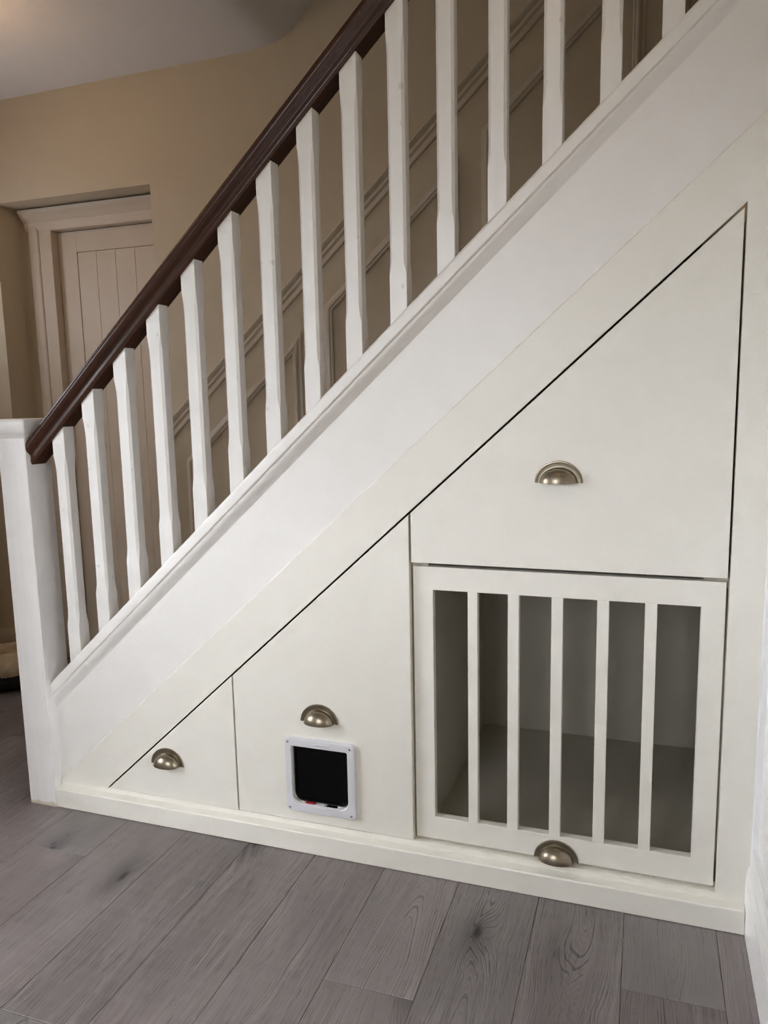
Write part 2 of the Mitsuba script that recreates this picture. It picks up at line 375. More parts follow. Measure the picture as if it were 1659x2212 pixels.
for i, (a, b) in enumerate([(-0.302, 0.222), (0.317, 0.826), (0.903, 1.412), (1.50, 2.01)]):
    ct, cb = 1.222, 0.74
    loop = [(a, YB, SD * a + cb), (b, YB, SD * b + cb), (b, YB, SD * b + ct), (a, YB, SD * a + ct)]
    which = ['lowest', 'second lowest', 'second highest', 'highest'][i]
    trim(frame_loop(PM, loop, (0, -1, 0)), 'panel_trim_paint', f'{which} slanted panel moulding on the stair wall', 30)
# right wall: picture frame mouldings above the skirting
trim(frame_loop(PMR, [(XR, -0.004, 0.190), (XR, -0.004, 0.95), (XR, -0.60, 0.95), (XR, -0.60, 0.190)], (-1, 0, 0)), 'trim_white', 'white panel moulding on the right wall above the skirting', 30)

# the white boarded door in the recess
dr_ = struct_root('door_1', 'white boarded door in the recess behind the stairs')
DX0, DX1, DY, DT = -1.006, -0.44, 1.135, 1.917
obj('plank', cat(box(DX0, DX0 + 0.094, DY, DY + 0.04, 0.006, DT, 0.001)), 'door_paint', dr_)
obj('plank', box(DX0 + 0.094, DX1, DY, DY + 0.04, DT - 0.088, DT, 0.001), 'door_paint', dr_)
for q in range(5):
    x0 = DX0 + 0.0942 + q * 0.0985
    obj('plank', box(x0, min(x0 + 0.0985, DX1), DY + 0.003, DY + 0.036, 0.006, DT - 0.0885, 0.0022), 'door_paint', dr_)
ca = [(0, 0.0), (0.046, 0.0), (0.048, 0.010), (0.040, 0.014), (0.034, 0.020), (0.030, 0.029), (0.018, 0.032), (0.0, 0.033)]
jam = cat(box(-1.075, DX0 - 0.003, 1.095, DY + 0.05, 0.0, DT + 0.035, 0.002), box(-1.125, -1.074, 1.088, 1.14, 0.0, 1.955, 0.004), box(DX0 - 0.003, RX1, 1.095, DY + 0.05, DT + 0.003, DT + 0.035, 0.002), box(DX1 + 0.003, RX1 - 0.001, 1.095, DY + 0.05, 0, DT + 0.035, 0.002))
obj('frame', jam, 'door_paint', dr_)
hd = prism([(1.15, 1.925), (1.095, 1.925), (1.088, 1.94), (1.085, 1.955), (1.070, 1.975), (1.055, 1.990), (1.052, 2.004), (1.15, 2.006)], lambda a, b, t: (-1.140 + (RX1 + 1.140) * t, a, b))
obj('head_moulding', hd, 'door_paint', dr_)

# front door with frosted glass (left of the frame, facing the stairs) and a window behind the camera: cool daylight
def emitter(rgb): return {'type': 'area', 'radiance': {'type': 'rgb', 'value': list(rgb)}}
fd = struct_root('door_2', 'front door with frosted glass in the left wall')
FX = XL - 0.07
obj('panel', cat(box(FX - 0.02, FX + 0.02, FD0, FD0 + 0.08, 0.0, FDZ), box(FX - 0.02, FX + 0.02, FD0 + 0.52, FD1, 0, FDZ), box(FX - 0.02, FX + 0.02, FD0 + 0.08, FD0 + 0.52, 0, 1.48), box(FX - 0.02, FX + 0.02, FD0 + 0.08, FD0 + 0.52, 1.80, FDZ)), 'trim_white', fd)
obj('pane', box(FX - 0.006, FX + 0.006, FD0 + 0.08, FD0 + 0.52, 1.48, 1.80), 'white_plastic', fd, emitter=emitter(LIGHT_HALL))
w2 = struct_root('window_2', 'wide window in the wall behind the camera')
WX0, WX1, WZ0, WZ1 = 0.0, 0.95, 0.75, 2.15
obj('frame', cat(box(WX0, WX0 + 0.06, YF - 0.08, YF - 0.02, WZ0, WZ1), box(WX1 - 0.06, WX1, YF - 0.08, YF - 0.02, WZ0, WZ1), box(WX0 + 0.06, WX1 - 0.06, YF - 0.08, YF - 0.02, WZ0, WZ0 + 0.06), box(WX0 + 0.06, WX1 - 0.06, YF - 0.08, YF - 0.02, WZ1 - 0.06, WZ1), box(0.45, 0.50, YF - 0.08, YF - 0.02, WZ0 + 0.06, WZ1 - 0.06)), 'trim_white', w2)
w3 = struct_root('window_3', 'casement window in the left hall wall')
obj('frame', cat(box(XL - 0.10, XL - 0.04, LW0, LW0 + 0.05, LZ0, LZ1), box(XL - 0.10, XL - 0.04, LW1 - 0.05, LW1, LZ0, LZ1), box(XL - 0.10, XL - 0.04, LW0 + 0.05, LW1 - 0.05, LZ0, LZ0 + 0.05), box(XL - 0.10, XL - 0.04, LW0 + 0.05, LW1 - 0.05, LZ1 - 0.05, LZ1)), 'trim_white', w3)
# window of the room on the right (daylight, slightly warm)
LIGHT_FRONT = [4.6, 5.0, 5.7]        # window behind the camera to the left (cool daylight)
LIGHT_HALL = [4.4, 4.9, 5.8]         # glass of the front door, left of the stairs (cool daylight)
LIGHT_LAMP = [7.5, 4.7, 2.5]       # hall pendant lamp

# ------------------------------------------------------------------ materials
def principled(col, rough=0.5, spec=0.5, **k):
    c = col if isinstance(col, dict) else {'type': 'rgb', 'value': list(col)}
    r = rough if isinstance(rough, dict) else float(rough)
    return {'type': 'principled', 'base_color': c, 'roughness': r, 'specular': float(spec), **k}

def two(b): return {'type': 'twosided', 'bsdf': b}
def bump(b, fn, scale, eps=1e-3): return {'type': 'bumpmap', 'tex': mikit.proc(fn, eps), 'scale': scale, 'bsdf': b}

def cream_col(p, n, uv):
    return mix((0.41, 0.335, 0.238), (0.435, 0.36, 0.258), fbm(p.x * 3, p.y * 3, p.z * 3, 3))
def roller(p, n, uv):
    return fbm(p.x * 160, p.y * 160, p.z * 160, 2)
def gloss_col(p, n, uv):
    f = noise(p.x * 90 + p.y * 90, p.y * 60, p.z * 5)
    k = noise(p.x * 38, p.y * 38, p.z * 26 + 5)
    spot = smoothstep(0.93, 0.985, k) * 0.22
    return mix((0.74, 0.725, 0.695), (0.775, 0.76, 0.735), f) * (1 - spot)
def brush(p, n, uv):
    return noise(p.x * 420, p.y * 420, p.z * 14) + 0.5 * noise(p.x * 900, p.y * 900, p.z * 30)
def newel_col(p, n, uv):
    base = mix((0.775, 0.765, 0.755), (0.81, 0.80, 0.79), noise(p.x * 120, p.y * 120, p.z * 4))
    dirt = smoothstep(0.012, 0.0, p.z - 0.008 * noise(p.x * 60, p.y * 60)) * 0.7
    return mix(base, (0.42, 0.34, 0.22), dirt)
def newel_bump(p, n, uv):
    return noise(p.x * 300, p.y * 300, p.z * 9) + 0.9 * noise(p.x * 55, p.y * 55, p.z * 30)
def string_bump(p, n, uv):
    s = p.x * 0.74 + p.z * 0.67
    t = p.z * 0.74 - p.x * 0.67
    return noise(s * 10, t * 320, p.y * 200) + 0.6 * noise(s * 26, t * 40)
def mahog_col(p, n, uv):
    s = p.x * 0.74 + p.z * 0.67
    t = p.z * 0.74 - p.x * 0.67
    g = noise(s * 7, t * 420, p.y * 420)
    h = noise(s * 22, t * 150, p.y * 150)
    pore = smoothstep(0.62, 0.9, noise(s * 30, t * 900, p.y * 900))
    c = mix((0.016, 0.005, 0.002), (0.054, 0.0175, 0.0062), 0.6 * g + 0.4 * h)
    scr = smoothstep(0.955, 0.985, noise(s * 45 + 9, t * 620, p.y * 80)) * 0.25
    return c * (1 - 0.5 * pore) + mi.Color3f(0.22, 0.14, 0.09) * scr

def floor_fields(uv):
    u, v = mi.Float(uv.x), mi.Float(uv.y)
    idx = dr.floor(v / 50.0)
    vl = v - idx * 50.0
    ph = idx * 3.71
    r0, r1, r2 = cell_rand(idx, 3, 1), cell_rand(idx, 5, 2), cell_rand(idx, 9, 4)
    w = (fbm(u * 9, vl * 2.2, ph, 3) - 0.5) * 0.055 + (noise(u * 40, vl * 9, ph + 4) - 0.5) * 0.006
    # knots
    d1, d2, kr = voronoi(u * 5.2 + r0 * 53, vl * 2.1 + r1 * 47)
    has = smoothstep(0.70, 0.74, kr)
    near = dr.exp(-dr.square(d1 / 0.16)) * has
    uu = u + w + 0.030 * near
    vv = vl - 0.7 * r2
    vv = vv - dr.floor(vv / 0.62) * 0.62 - 0.31
    uc = 0.055 + 0.085 * r1
    ring = dr.sqrt(dr.square(uu - uc) + dr.square(vv * 0.13) + 1e-5)
    ring = dr.lerp(ring, uu, smoothstep(0.30, 0.62, r0))
    wob = 1.6 * noise(uu * 30, vl * 2.5, ph + 5) + 0.5 * noise(uu * 160, vl * 14, ph + 6)
    saw = 0.5 + 0.5 * dr.sin(6.2832 * (ring * 190 + wob))
    line = 0.62 * saw + 0.38 * noise(ring * 420, vl * 6, ph)
    wide = noise(ring * 75, vl * 1.4, ph + 7)
    pores = noise(uu * 820, vl * 26, ph + 2)
    cloud = fbm(u * 11, vl * 4, ph + 11, 3)
    core = smoothstep(0.075, 0.015, d1) * has
    halo = smoothstep(0.30, 0.04, d1 + 0.10 * (cloud - 0.5)) * has
    return idx, r0, r1, line, wide, pores, cloud, core, halo

def floor_col(p, n, uv):
    idx, r0, r1, line, wide, pores, cloud, core, halo = floor_fields(uv)
    dark, mid, light = (0.080, 0.069, 0.066), (0.163, 0.144, 0.139), (0.260, 0.234, 0.228)
    t = 0.30 * line + 0.32 * wide + 0.18 * pores + 0.45 * cloud - 0.13
    c = mix(dark, light, dr.clip(t, 0, 1))
    c = mix(c, mi.Color3f(mid), 0.28)
    c = c * (1 - 0.48 * smoothstep(0.60, 0.88, line) * (0.35 + 0.65 * smoothstep(0.3, 0.7, wide)))
    c = c * (1 - 0.30 * smoothstep(0.62, 0.85, pores))
    c = c * (1 - 0.45 * halo) * (1 - 0.72 * core)
    tone = 0.86 + 0.28 * r1
    return mix(c, mi.Color3f(c.x * 1.05, c.y * 0.985, c.z * 0.97), r0) * tone

def floor_bump(p, n, uv):
    idx, r0, r1, line, wide, pores, cloud, core, halo = floor_fields(uv)
    return -0.7 * smoothstep(0.55, 0.9, line) - 0.5 * smoothstep(0.55, 0.85, pores) - 0.4 * core

def brass_col(p, n, uv):
    f = noise(p.x * 60, p.y * 60, p.z * 1500)
    return mix((0.20, 0.17, 0.125), (0.275, 0.235, 0.175), f)
def fleece_col(p, n, uv):
    return mix((0.42, 0.33, 0.21), (0.62, 0.52, 0.37), fbm(p.x * 60, p.y * 60, p.z * 60, 3))
def fleece_bump(p, n, uv): return fbm(p.x * 150, p.y * 150, p.z * 150, 3)
def cab_col(p, n, uv):
    return mix((0.728, 0.706, 0.640), (0.748, 0.727, 0.662), fbm(p.x * 5, p.y * 5, p.z * 5, 2))
def cab_bump(p, n, uv): return fbm(p.x * 260, p.y * 260, p.z * 260, 2)

B = scene
B['cream_paint'] = two(bump(principled(mikit.proc(cream_col), 0.62, 0.3), roller, 0.0006))
B['ceiling_paint'] = two(bump(principled((0.58, 0.55, 0.52), 0.7, 0.25), roller, 0.0006))
B['warm_wall_paint'] = two(principled((0.80, 0.70, 0.54), 0.6, 0.3))
B['beige_wall_paint'] = two(principled((0.40, 0.35, 0.28), 0.6, 0.3))
B['white_wall_paint'] = two(principled((0.80, 0.80, 0.80), 0.45, 0.4))
B['cabinet_paint'] = two(bump(principled(mikit.proc(cab_col), 0.42, 0.45), cab_bump, 0.00012))
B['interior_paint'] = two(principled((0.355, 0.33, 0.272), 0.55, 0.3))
B['gloss_paint'] = two(bump(principled(mikit.proc(gloss_col), 0.33, 0.5), brush, 0.00022))
B['string_paint'] = two(bump(principled((0.755, 0.738, 0.708), 0.40, 0.4), string_bump, 0.00016))
B['newel_paint'] = two(bump(principled(mikit.proc(newel_col), 0.30, 0.5), newel_bump, 0.0006))
B['trim_white'] = two(principled((0.84, 0.84, 0.84), 0.30, 0.5))
B['panel_trim_paint'] = two(principled((0.44, 0.37, 0.285), 0.36, 0.45))
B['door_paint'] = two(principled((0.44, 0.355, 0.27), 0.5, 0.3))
B['mahogany'] = two(principled(mikit.proc(mahog_col), 0.45, 0.08, clearcoat=1.0, clearcoat_gloss=0.99))
B['floor_wood'] = two(bump(principled(mikit.proc(floor_col), 0.36, 0.5), floor_bump, 0.0012, 4e-4))
B['dark_gap'] = two(principled((0.03, 0.028, 0.027), 0.8, 0.2))
B['room_floor'] = two(principled((0.30, 0.27, 0.25), 0.5, 0.4))
B['brass'] = two(principled(mikit.proc(brass_col), 0.31, 0.5, metallic=1.0, anisotropic=0.4))
B['white_plastic'] = two(principled((0.62, 0.62, 0.642), 0.30, 0.5))
B['black_plastic'] = two(principled((0.002, 0.002, 0.002), 0.10, 0.12))
B['red_plastic'] = two(principled((0.26, 0.02, 0.02), 0.3, 0.5))
B['grey_metal'] = two(principled((0.16, 0.16, 0.17), 0.4, 0.5, metallic=0.6))
B['carpet'] = two(principled((0.26, 0.22, 0.19), 0.9, 0.1))
B['bed_fabric'] = two(principled((0.012, 0.010, 0.011), 0.8, 0.2))
B['fleece'] = two(bump(principled(mikit.proc(fleece_col), 0.95, 0.1), fleece_bump, 0.004))
B['lamp_metal'] = two(principled((0.5, 0.5, 0.5), 0.3, 0.5, metallic=1.0))

# ------------------------------------------------------------------ scene helpers
count = {}
def numbered(name):
    k = count.get(name, 0); count[name] = k + 1
    return name if k == 0 else f'{name}_{k:03d}'
def obj(name, mesh, bsdf, parent=None, smooth=False, label=None, uv=None, **more):
    key = numbered(f'{parent}__{name}' if parent else name)
    scene[key] = mikit.ply(mesh, bsdf, smooth=smooth, uv=uv, **more)
    if label: labels[key] = {'label': label}
    return key
def thing(name, label, cat, group=None):
    key = numbered(name)
    labels[key] = {'label': label, 'category': cat}
    if group: labels[key]['group'] = group
    return key
def struct(name, mesh, bsdf, label, smooth=False, **more):
    key = obj(name, mesh, bsdf, None, smooth, **more)
    labels[key] = {'label': label, 'kind': 'structure'}
    return key
def struct_root(name, label):
    key = numbered(name); labels[key] = {'label': label, 'kind': 'structure'}; return key

# ------------------------------------------------------------------ mesh helpers
def mesh(v, f): return trimesh.Trimesh(np.asarray(v, float), np.asarray(f, int), process=False)
def cat(*ms): return trimesh.util.concatenate([m for m in ms])
def box(x0, x1, y0, y1, z0, z1, ch=0.0):
    """A box, its edges chamfered by ch."""
    lo, hi = np.array([x0, y0, z0]), np.array([x1, y1, z1])
    if ch <= 0:
        m = trimesh.creation.box(extents=hi - lo); m.apply_translation((lo + hi) / 2); return m
    pts = []
    for sx in (0, 1):
        for sy in (0, 1):
            for sz in (0, 1):
                c = np.where([sx, sy, sz], hi, lo)
                s = np.where([sx, sy, sz], -1.0, 1.0) * ch
                for a in range(3):
                    q = c + s; q[a] = c[a]; pts.append(q)
    return trimesh.convex.convex_hull(np.array(pts))
def tri_poly(outer, holes=()):
    v, f = trimesh.creation.triangulate_polygon(Polygon(outer, holes), engine='earcut')
    return np.asarray(v), np.asarray(f)
def prism(poly, fmap):
    """The 2D polygon swept from t=0 to t=1, (a, b, t) mapped to 3D by fmap."""
    m = trimesh.creation.extrude_polygon(Polygon(poly), 1.0, engine='earcut')
    v = np.asarray(m.vertices)
    m = mesh(np.array([fmap(*p) for p in v]), m.faces)
    if m.volume < 0: m.invert()
    return m
def ccw(p):
    p = np.asarray(p, float)
    a = 0.5 * np.sum(p[:, 0] * np.roll(p[:, 1], -1) - np.roll(p[:, 0], -1) * p[:, 1])
    return p if a > 0 else p[::-1]
def inset(p, d):
    """The counter-clockwise polygon moved inwards by d (outwards for d < 0), corners kept."""
    q = []
    n = len(p)
    for i in range(n):
        a, b, c = p[i - 1], p[i], p[(i + 1) % n]
        e0, e1 = (b - a) / np.linalg.norm(b - a), (c - b) / np.linalg.norm(c - b)
        n0, n1 = np.array([-e0[1], e0[0]]), np.array([-e1[1], e1[0]])
        k = n0 + n1
        q.append(b + d * k / max(1 + n0 @ n1, 0.2))
    return np.array(q)
def slab(outer, holes, yf, yb, ch=0.001, chh=None):
    """A board in the plane y=yf (its face towards -y), outline and holes in (x, z), front arrises chamfered."""
    outer = ccw(outer); holes = [ccw(h) for h in holes]
    chh = ch if chh is None else chh
    V, F, off = [], [], 0
    def add(v, f):
        nonlocal off
        V.append(v); F.append(np.asarray(f) + off); off += len(v)
    fo, fh = inset(outer, ch), [inset(h, -chh) for h in holes]
    v, f = tri_poly(fo, fh); add(np.c_[v[:, 0], np.full(len(v), yf), v[:, 1]], f)
    v, f = tri_poly(outer, holes); add(np.c_[v[:, 0], np.full(len(v), yb), v[:, 1]], f[:, ::-1])
    for ring, front, sgn, c in [(outer, fo, 1, ch)] + [(h, g, -1, chh) for h, g in zip(holes, fh)]:
        n = len(ring)
        lv = [np.c_[front[:, 0], np.full(n, yf), front[:, 1]], np.c_[ring[:, 0], np.full(n, yf + c), ring[:, 1]], np.c_[ring[:, 0], np.full(n, yb), ring[:, 1]]]
        for a, b in ((lv[0], lv[1]), (lv[1], lv[2])):
            vs, fs = [], []
            for i in range(n):
                j = (i + 1) % n
                k = len(vs); vs += [a[i], a[j], b[j], b[i]]
                q = [[k, k + 2, k + 1], [k, k + 3, k + 2]]
                fs += q if sgn > 0 else [t[::-1] for t in q]
            add(np.array(vs), fs)
    m = mesh(np.vstack(V), np.vstack(F))
    # the winding of the faces: front must look to -y
    fn = m.face_normals
    k = np.argmax(np.abs(fn[:, 1]) * (np.abs(m.triangles_center[:, 1] - yf) < 1e-9))
    if fn[k, 1] > 0: m.invert()
    return m
def rings(rs):
    """Closed skin over a list of rings (n x 3 each), capped."""
    n = len(rs[0]); V = np.vstack(rs); F = []
    for k in range(len(rs) - 1):
        for i in range(n):
            j = (i + 1) % n
            a, b, c, d = k * n + i, k * n + j, (k + 1) * n + j, (k + 1) * n + i
            F += [[a, b, c], [a, c, d]]
    for k, rev in ((0, True), (len(rs) - 1, False)):
        for i in range(1, n - 1):
            t = [k * n, k * n + i, k * n + i + 1]
            F.append(t[::-1] if rev else t)
    m = mesh(V, F)
    if m.volume < 0: m.invert()
    return m
def square(cx, cy, h, z, c=0.0):
    p = [(-h, -h + c), (-h + c, -h), (h - c, -h), (h, -h + c), (h, h - c), (h - c, h), (-h + c, h), (-h, h - c)]
    return np.array([(cx + a, cy + b, z(cx + a) if callable(z) else z) for a, b in p])
def slope_prism(prof, x0, x1, s):
    """(y, c) profile swept along x with z = s*x + c, ends cut plumb."""
    return prism(prof, lambda a, b, t: (x0 + (x1 - x0) * t, a, s * (x0 + (x1 - x0) * t) + b))
def lathe(prof, n=48):
    m = trimesh.creation.revolve(np.asarray(prof, float), sections=n)
    return m

# ------------------------------------------------------------------ the room
YB = 0.96                      # back wall
XL, XR = -1.345, 1.704         # left and right walls
YF = -3.2                      # wall behind the camera
RX0, RX1, RZ, RD = -1.172, -0.398, 2.014, 1.15   # door recess

def wall_with_hole(plane, a0, a1, z0, z1, hole, t0, t1):
    """A wall slab; plane 'y' runs along x, plane 'x' along y; hole = (a0, a1, z0, z1) or None."""
    rects = []
    if hole is None: rects.append((a0, a1, z0, z1))
    else:
        h0, h1, hz0, hz1 = hole
        rects += [(a0, h0, z0, z1), (h1, a1, z0, z1), (h0, h1, hz1, z1)]
        if hz0 > z0 + 1e-6: rects.append((h0, h1, z0, hz0))
    out = []
    for b0, b1, c0, c1 in rects:
        if b1 - b0 > 1e-6 and c1 - c0 > 1e-6:
            out.append(box(b0, b1, t0, t1, c0, c1) if plane == 'y' else box(t0, t1, b0, b1, c0, c1))
    return cat(*out)

wb = cat(wall_with_hole('y', XL - 0.1, 3.1, 0, 4.7, (RX0, RX1, 0, RZ), YB, RD), box(RX0 - 0.2, RX1 + 0.2, RD + 0.06, RD + 0.16, 0, 2.3))
struct('wall_back', wb, 'cream_paint', 'cream painted wall behind the stairs with a recessed doorway')
FD0, FD1, FDZ = 0.08, 0.90, 2.06     # front door opening in the left wall
LW0, LW1, LZ0, LZ1 = -2.05, -0.72, 0.70, 1.86   # window in the left wall
struct('wall_left', cat(wall_with_hole('x', -0.4, YB, 0, 2.6, (FD0, FD1, 0, FDZ), XL - 0.12, XL), wall_with_hole('x', YF - 0.1, -0.4, 0, 2.6, (LW0, LW1, LZ0, LZ1), XL - 0.12, XL), box(XL, -0.56, -0.44, -0.33, 0, 2.6)), 'cream_paint', 'cream painted hall wall at the far left with a short return')
OP0, OP1, OPZ = -2.85, -0.70, 2.15     # wide opening to the room on the right
struct('wall_right', cat(wall_with_hole('x', YF - 0.1, 0.0, 0, 2.6, (OP0, OP1, 0, OPZ), XR, XR + 0.10), box(XR, XR + 0.1, 0.0, YB, 0, 1.66)), 'white_wall_paint', 'white painted wall at the right edge beside the cupboard')
struct('wall_front', wall_with_hole('y', XL - 0.12, 5.0, 0, 2.6, (0.0, 0.95, 0.75, 2.15), YF - 0.1, YF), 'beige_wall_paint', 'wall behind the camera')
struct('wall_far_right', wall_with_hole('x', YF - 0.1, 0.1, 0, 2.6, (-2.85, -0.55, 0.30, 2.35), 3.90, 4.02), 'warm_wall_paint', 'far wall of the room on the right')
struct('wall_side_right', box(XR + 0.10, 3.9, -0.02, 0.08, 0, 2.6), 'warm_wall_paint', 'side wall of the room on the right')
struct('wall_stairwell', cat(box(0.33, 3.1, -0.20, -0.10, 2.43, 4.7), box(3.0, 3.1, -0.1, YB, 1.6, 4.7), box(XR + 0.1, 3.1, -0.02, 0.0, 1.6, 2.6)), 'cream_paint', 'cream painted walls around the stairwell above')

cz = [(XL, 2.410), (-0.06, 2.4215), (0.02, 2.4225), (0.08, 2.4245), (0.12, 2.4275), (0.155, 2.433), (0.185, 2.4435), (0.215, 2.460), (0.245, 2.4835), (0.275, 2.5135), (0.31, 2.5495), (0.36, 2.602), (2.35, 4.66)]
cprof = cz + [(2.35, 4.76), (0.2, 2.57), (XL, 2.52)]
m = prism(cprof, lambda a, b, t: (a, -0.2 + (YB + 0.2) * t, b))
m2 = prism([(XL, 2.41), (5.0, 2.43), (5.0, 2.53), (XL, 2.51)], lambda a, b, t: (a, YF + (-0.1 - YF) * t - 0.1 * t, b))
struct('ceiling', cat(m, m2, box(2.25, 3.1, -0.2, YB, 4.66, 4.76)), 'ceiling_paint', 'white ceiling that folds up along the stairs', 25)

# floor: a slab and its laminate planks
fl = struct('floor', box(XL - 0.12, XR + 0.1, YF - 0.1, RD + 0.1, -0.06, -0.0105), 'dark_gap', 'grey brown laminate floor of wide oak planks')
struct('floor_right', box(XR + 0.1, 4.9, YF - 0.1, 0.1, -0.06, 0.0), 'room_floor', 'floor of the room on the right')
PW, PX0, PL = 0.1925, -0.107, 1.283
JOINT = {0: -0.205, 2: -0.680, 3: -0.95, 4: -0.64 - 0.4, 5: -0.416, 8: -0.2615, 1: -0.80, 6: -0.62, 7: -0.97, 9: -0.55, -1: 0.02, -2: 0.70, -3: 0.33, -4: 0.82, -5: 0.5, -6: 0.2}
pid = 0
def plank_mesh(x0, x1, y0, y1, i):
    g, c = 0.0004, 0.0011
    R = [np.array([(x0 + g + k, y0 + g + k, z), (x1 - g - k, y0 + g + k, z), (x1 - g - k, y1 - g - k, z), (x0 + g + k, y1 - g - k, z)]) for k, z in ((0, -0.010), (0, -0.0009), (c, 0.0))]
    m = rings(R)
    v = np.asarray(m.vertices)
    uv = np.c_[v[:, 0] - x0, v[:, 1] - y0 + 50.0 * i + 10.0]
    return m, uv
for k in range(-7, 10):
    x0, x1 = max(PX0 + PW * k, XL), min(PX0 + PW * (k + 1), XR - 0.02)
    j = JOINT.get(k, -0.4)
    ys = sorted([j + PL * q for q in range(-4, 3)])
    ys = [YF] + [y for y in ys if YF + 0.1 < y < RD - 0.02] + [RD if k <= -2 else YB]
    for a, b in zip(ys[:-1], ys[1:]):
        m, uv = plank_mesh(x0, x1, a, b, pid); pid += 1
        obj('plank', m, 'floor_wood', fl, uv=uv)

# skirting boards
def skirt_prof(h, t):   # (depth from the wall, height), an ogee top
    return [(0, 0.001), (t, 0.001), (t, h * 0.70), (t - 0.0012, h * 0.71), (t - 0.0012, h * 0.725), (t - 0.0005, h * 0.735), (t - 0.0015, h * 0.80), (t - 0.004, h * 0.87), (t - 0.008, h * 0.92), (t - 0.013, h * 0.965), (t - 0.016, h * 0.99), (t - 0.017, h), (0, h)]
def skirt_y(x0, x1, y, h, t): return prism(skirt_prof(h, t), lambda a, b, s: (x0 + (x1 - x0) * s, y - a, b))
def skirt_x(y0, y1, x, h, t, sgn): return prism(skirt_prof(h, t), lambda a, b, s: (x + sgn * a, y0 + (y1 - y0) * s, b))
struct('baseboard_back', skirt_y(XL, RX0, YB, 0.165, 0.020), 'door_paint', 'painted skirting board at the foot of the back wall')
struct('baseboard_left', skirt_x(-0.32, FD0, XL, 0.165, 0.020, 1), 'door_paint', 'painted skirting board at the foot of the left wall')
struct('baseboard_right', skirt_x(OP1, -0.0005, XR, 0.166, 0.0215, -1), 'trim_white', 'bright white ogee skirting board at the right edge, meeting the cupboard')

# wall panelling mouldings on the right wall
def frame_loop(prof, pts3, nrm):
    """A moulding of profile (across inwards, height off the wall) mitred round the closed loop pts3; nrm is the wall's normal."""
    pts3 = [np.asarray(p, float) for p in pts3]; nrm = np.asarray(nrm, float); n = len(pts3)
    V, F = [], []
    P = len(prof)
    for i in range(n):
        a, b, c = pts3[i - 1], pts3[i], pts3[(i + 1) % n]
        e0, e1 = (b - a) / np.linalg.norm(b - a), (c - b) / np.linalg.norm(c - b)
        n0, n1 = np.cross(nrm, e0), np.cross(nrm, e1)
        k = (n0 + n1) / max(1 + n0 @ n1, 0.2)
        for w, h in prof: V.append(b + k * w + nrm * h)
    for i in range(n):
        j = (i + 1) % n
        for q in range(P):
            r = (q + 1) % P
            F += [[i * P + q, j * P + q, j * P + r], [i * P + q, j * P + r, i * P + r]]
    m = mesh(V, F)
    if m.volume < 0: m.invert()
    return m
PM = [(0, 0), (0, 0.004), (0.004, 0.007), (0.010, 0.0085), (0.013, 0.013), (0.019, 0.0165), (0.024, 0.0155), (0.0265, 0.011), (0.029, 0.010), (0.033, 0.0105), (0.036, 0.007), (0.037, 0.0)]
PMR = [(0, 0), (0, 0.010), (0.004, 0.014), (0.014, 0.016), (0.020, 0.012), (0.024, 0.013), (0.034, 0.015), (0.040, 0.011), (0.046, 0.012), (0.056, 0.008), (0.060, 0.0)]
trim_n = 0
def trim(m, bsdf, label, smooth=False):
    global trim_n
    trim_n += 1
    return struct(f'trim_{trim_n}', m, bsdf, label, smooth)

# chair rail and panel mouldings along the stairs on the back wall
SD = 0.9143
CR = [(0, 0.0), (0.004, 0.0), (0.0065, -0.0005), (0.0065, -0.012), (0.0085, -0.014), (0.012, -0.022), (0.013, -0.027), (0.009, -0.031), (0.0095, -0.034), (0.016, -0.040), (0.0205, -0.047), (0.0225, -0.054),
      (0.0225, -0.058), (0.019, -0.060), (0.0195, -0.063), (0.024, -0.068), (0.0265, -0.0745), (0.024, -0.079), (0.019, -0.0835), (0.0, -0.087)]
CR = [(0, 0.0), (0.0225, -0.001), (0.0265, -0.005), (0.0265, -0.010), (0.023, -0.0165), (0.0155, -0.022), (0.0125, -0.026), (0.0125, -0.0285), (0.016, -0.031), (0.018, -0.0355), (0.0175, -0.040), (0.013, -0.0455),
      (0.0095, -0.049), (0.0095, -0.0515), (0.012, -0.0535), (0.012, -0.069), (0.0105, -0.071), (0.0105, -0.0725), (0.0, -0.0735)]
trim(prism([(YB - a, b) for a, b in CR], lambda a, b, t: (RX1 + (3.0 - RX1) * t, a, SD * (RX1 + (3.0 - RX1) * t) + 1.4365 + b * 1.06)), 'panel_trim_paint', 'moulded chair rail climbing along the stair wall', 30)
for i, (a, b) in enumerate([(-0.302, 0.222), (0.317, 0.826), (0.903, 1.412), (1.50, 2.01)]):
    ct, cb = 1.222, 0.74
    loop = [(a, YB, SD * a + cb), (b, YB, SD * b + cb), (b, YB, SD * b + ct), (a, YB, SD * a + ct)]
    which = ['lowest', 'second lowest', 'second highest', 'highest'][i]
    trim(frame_loop(PM, loop, (0, -1, 0)), 'panel_trim_paint', f'{which} slanted panel moulding on the stair wall', 30)
# right wall: picture frame mouldings above the skirting
trim(frame_loop(PMR, [(XR, -0.004, 0.190), (XR, -0.004, 0.95), (XR, -0.60, 0.95), (XR, -0.60, 0.190)], (-1, 0, 0)), 'trim_white', 'white panel moulding on the right wall above the skirting', 30)

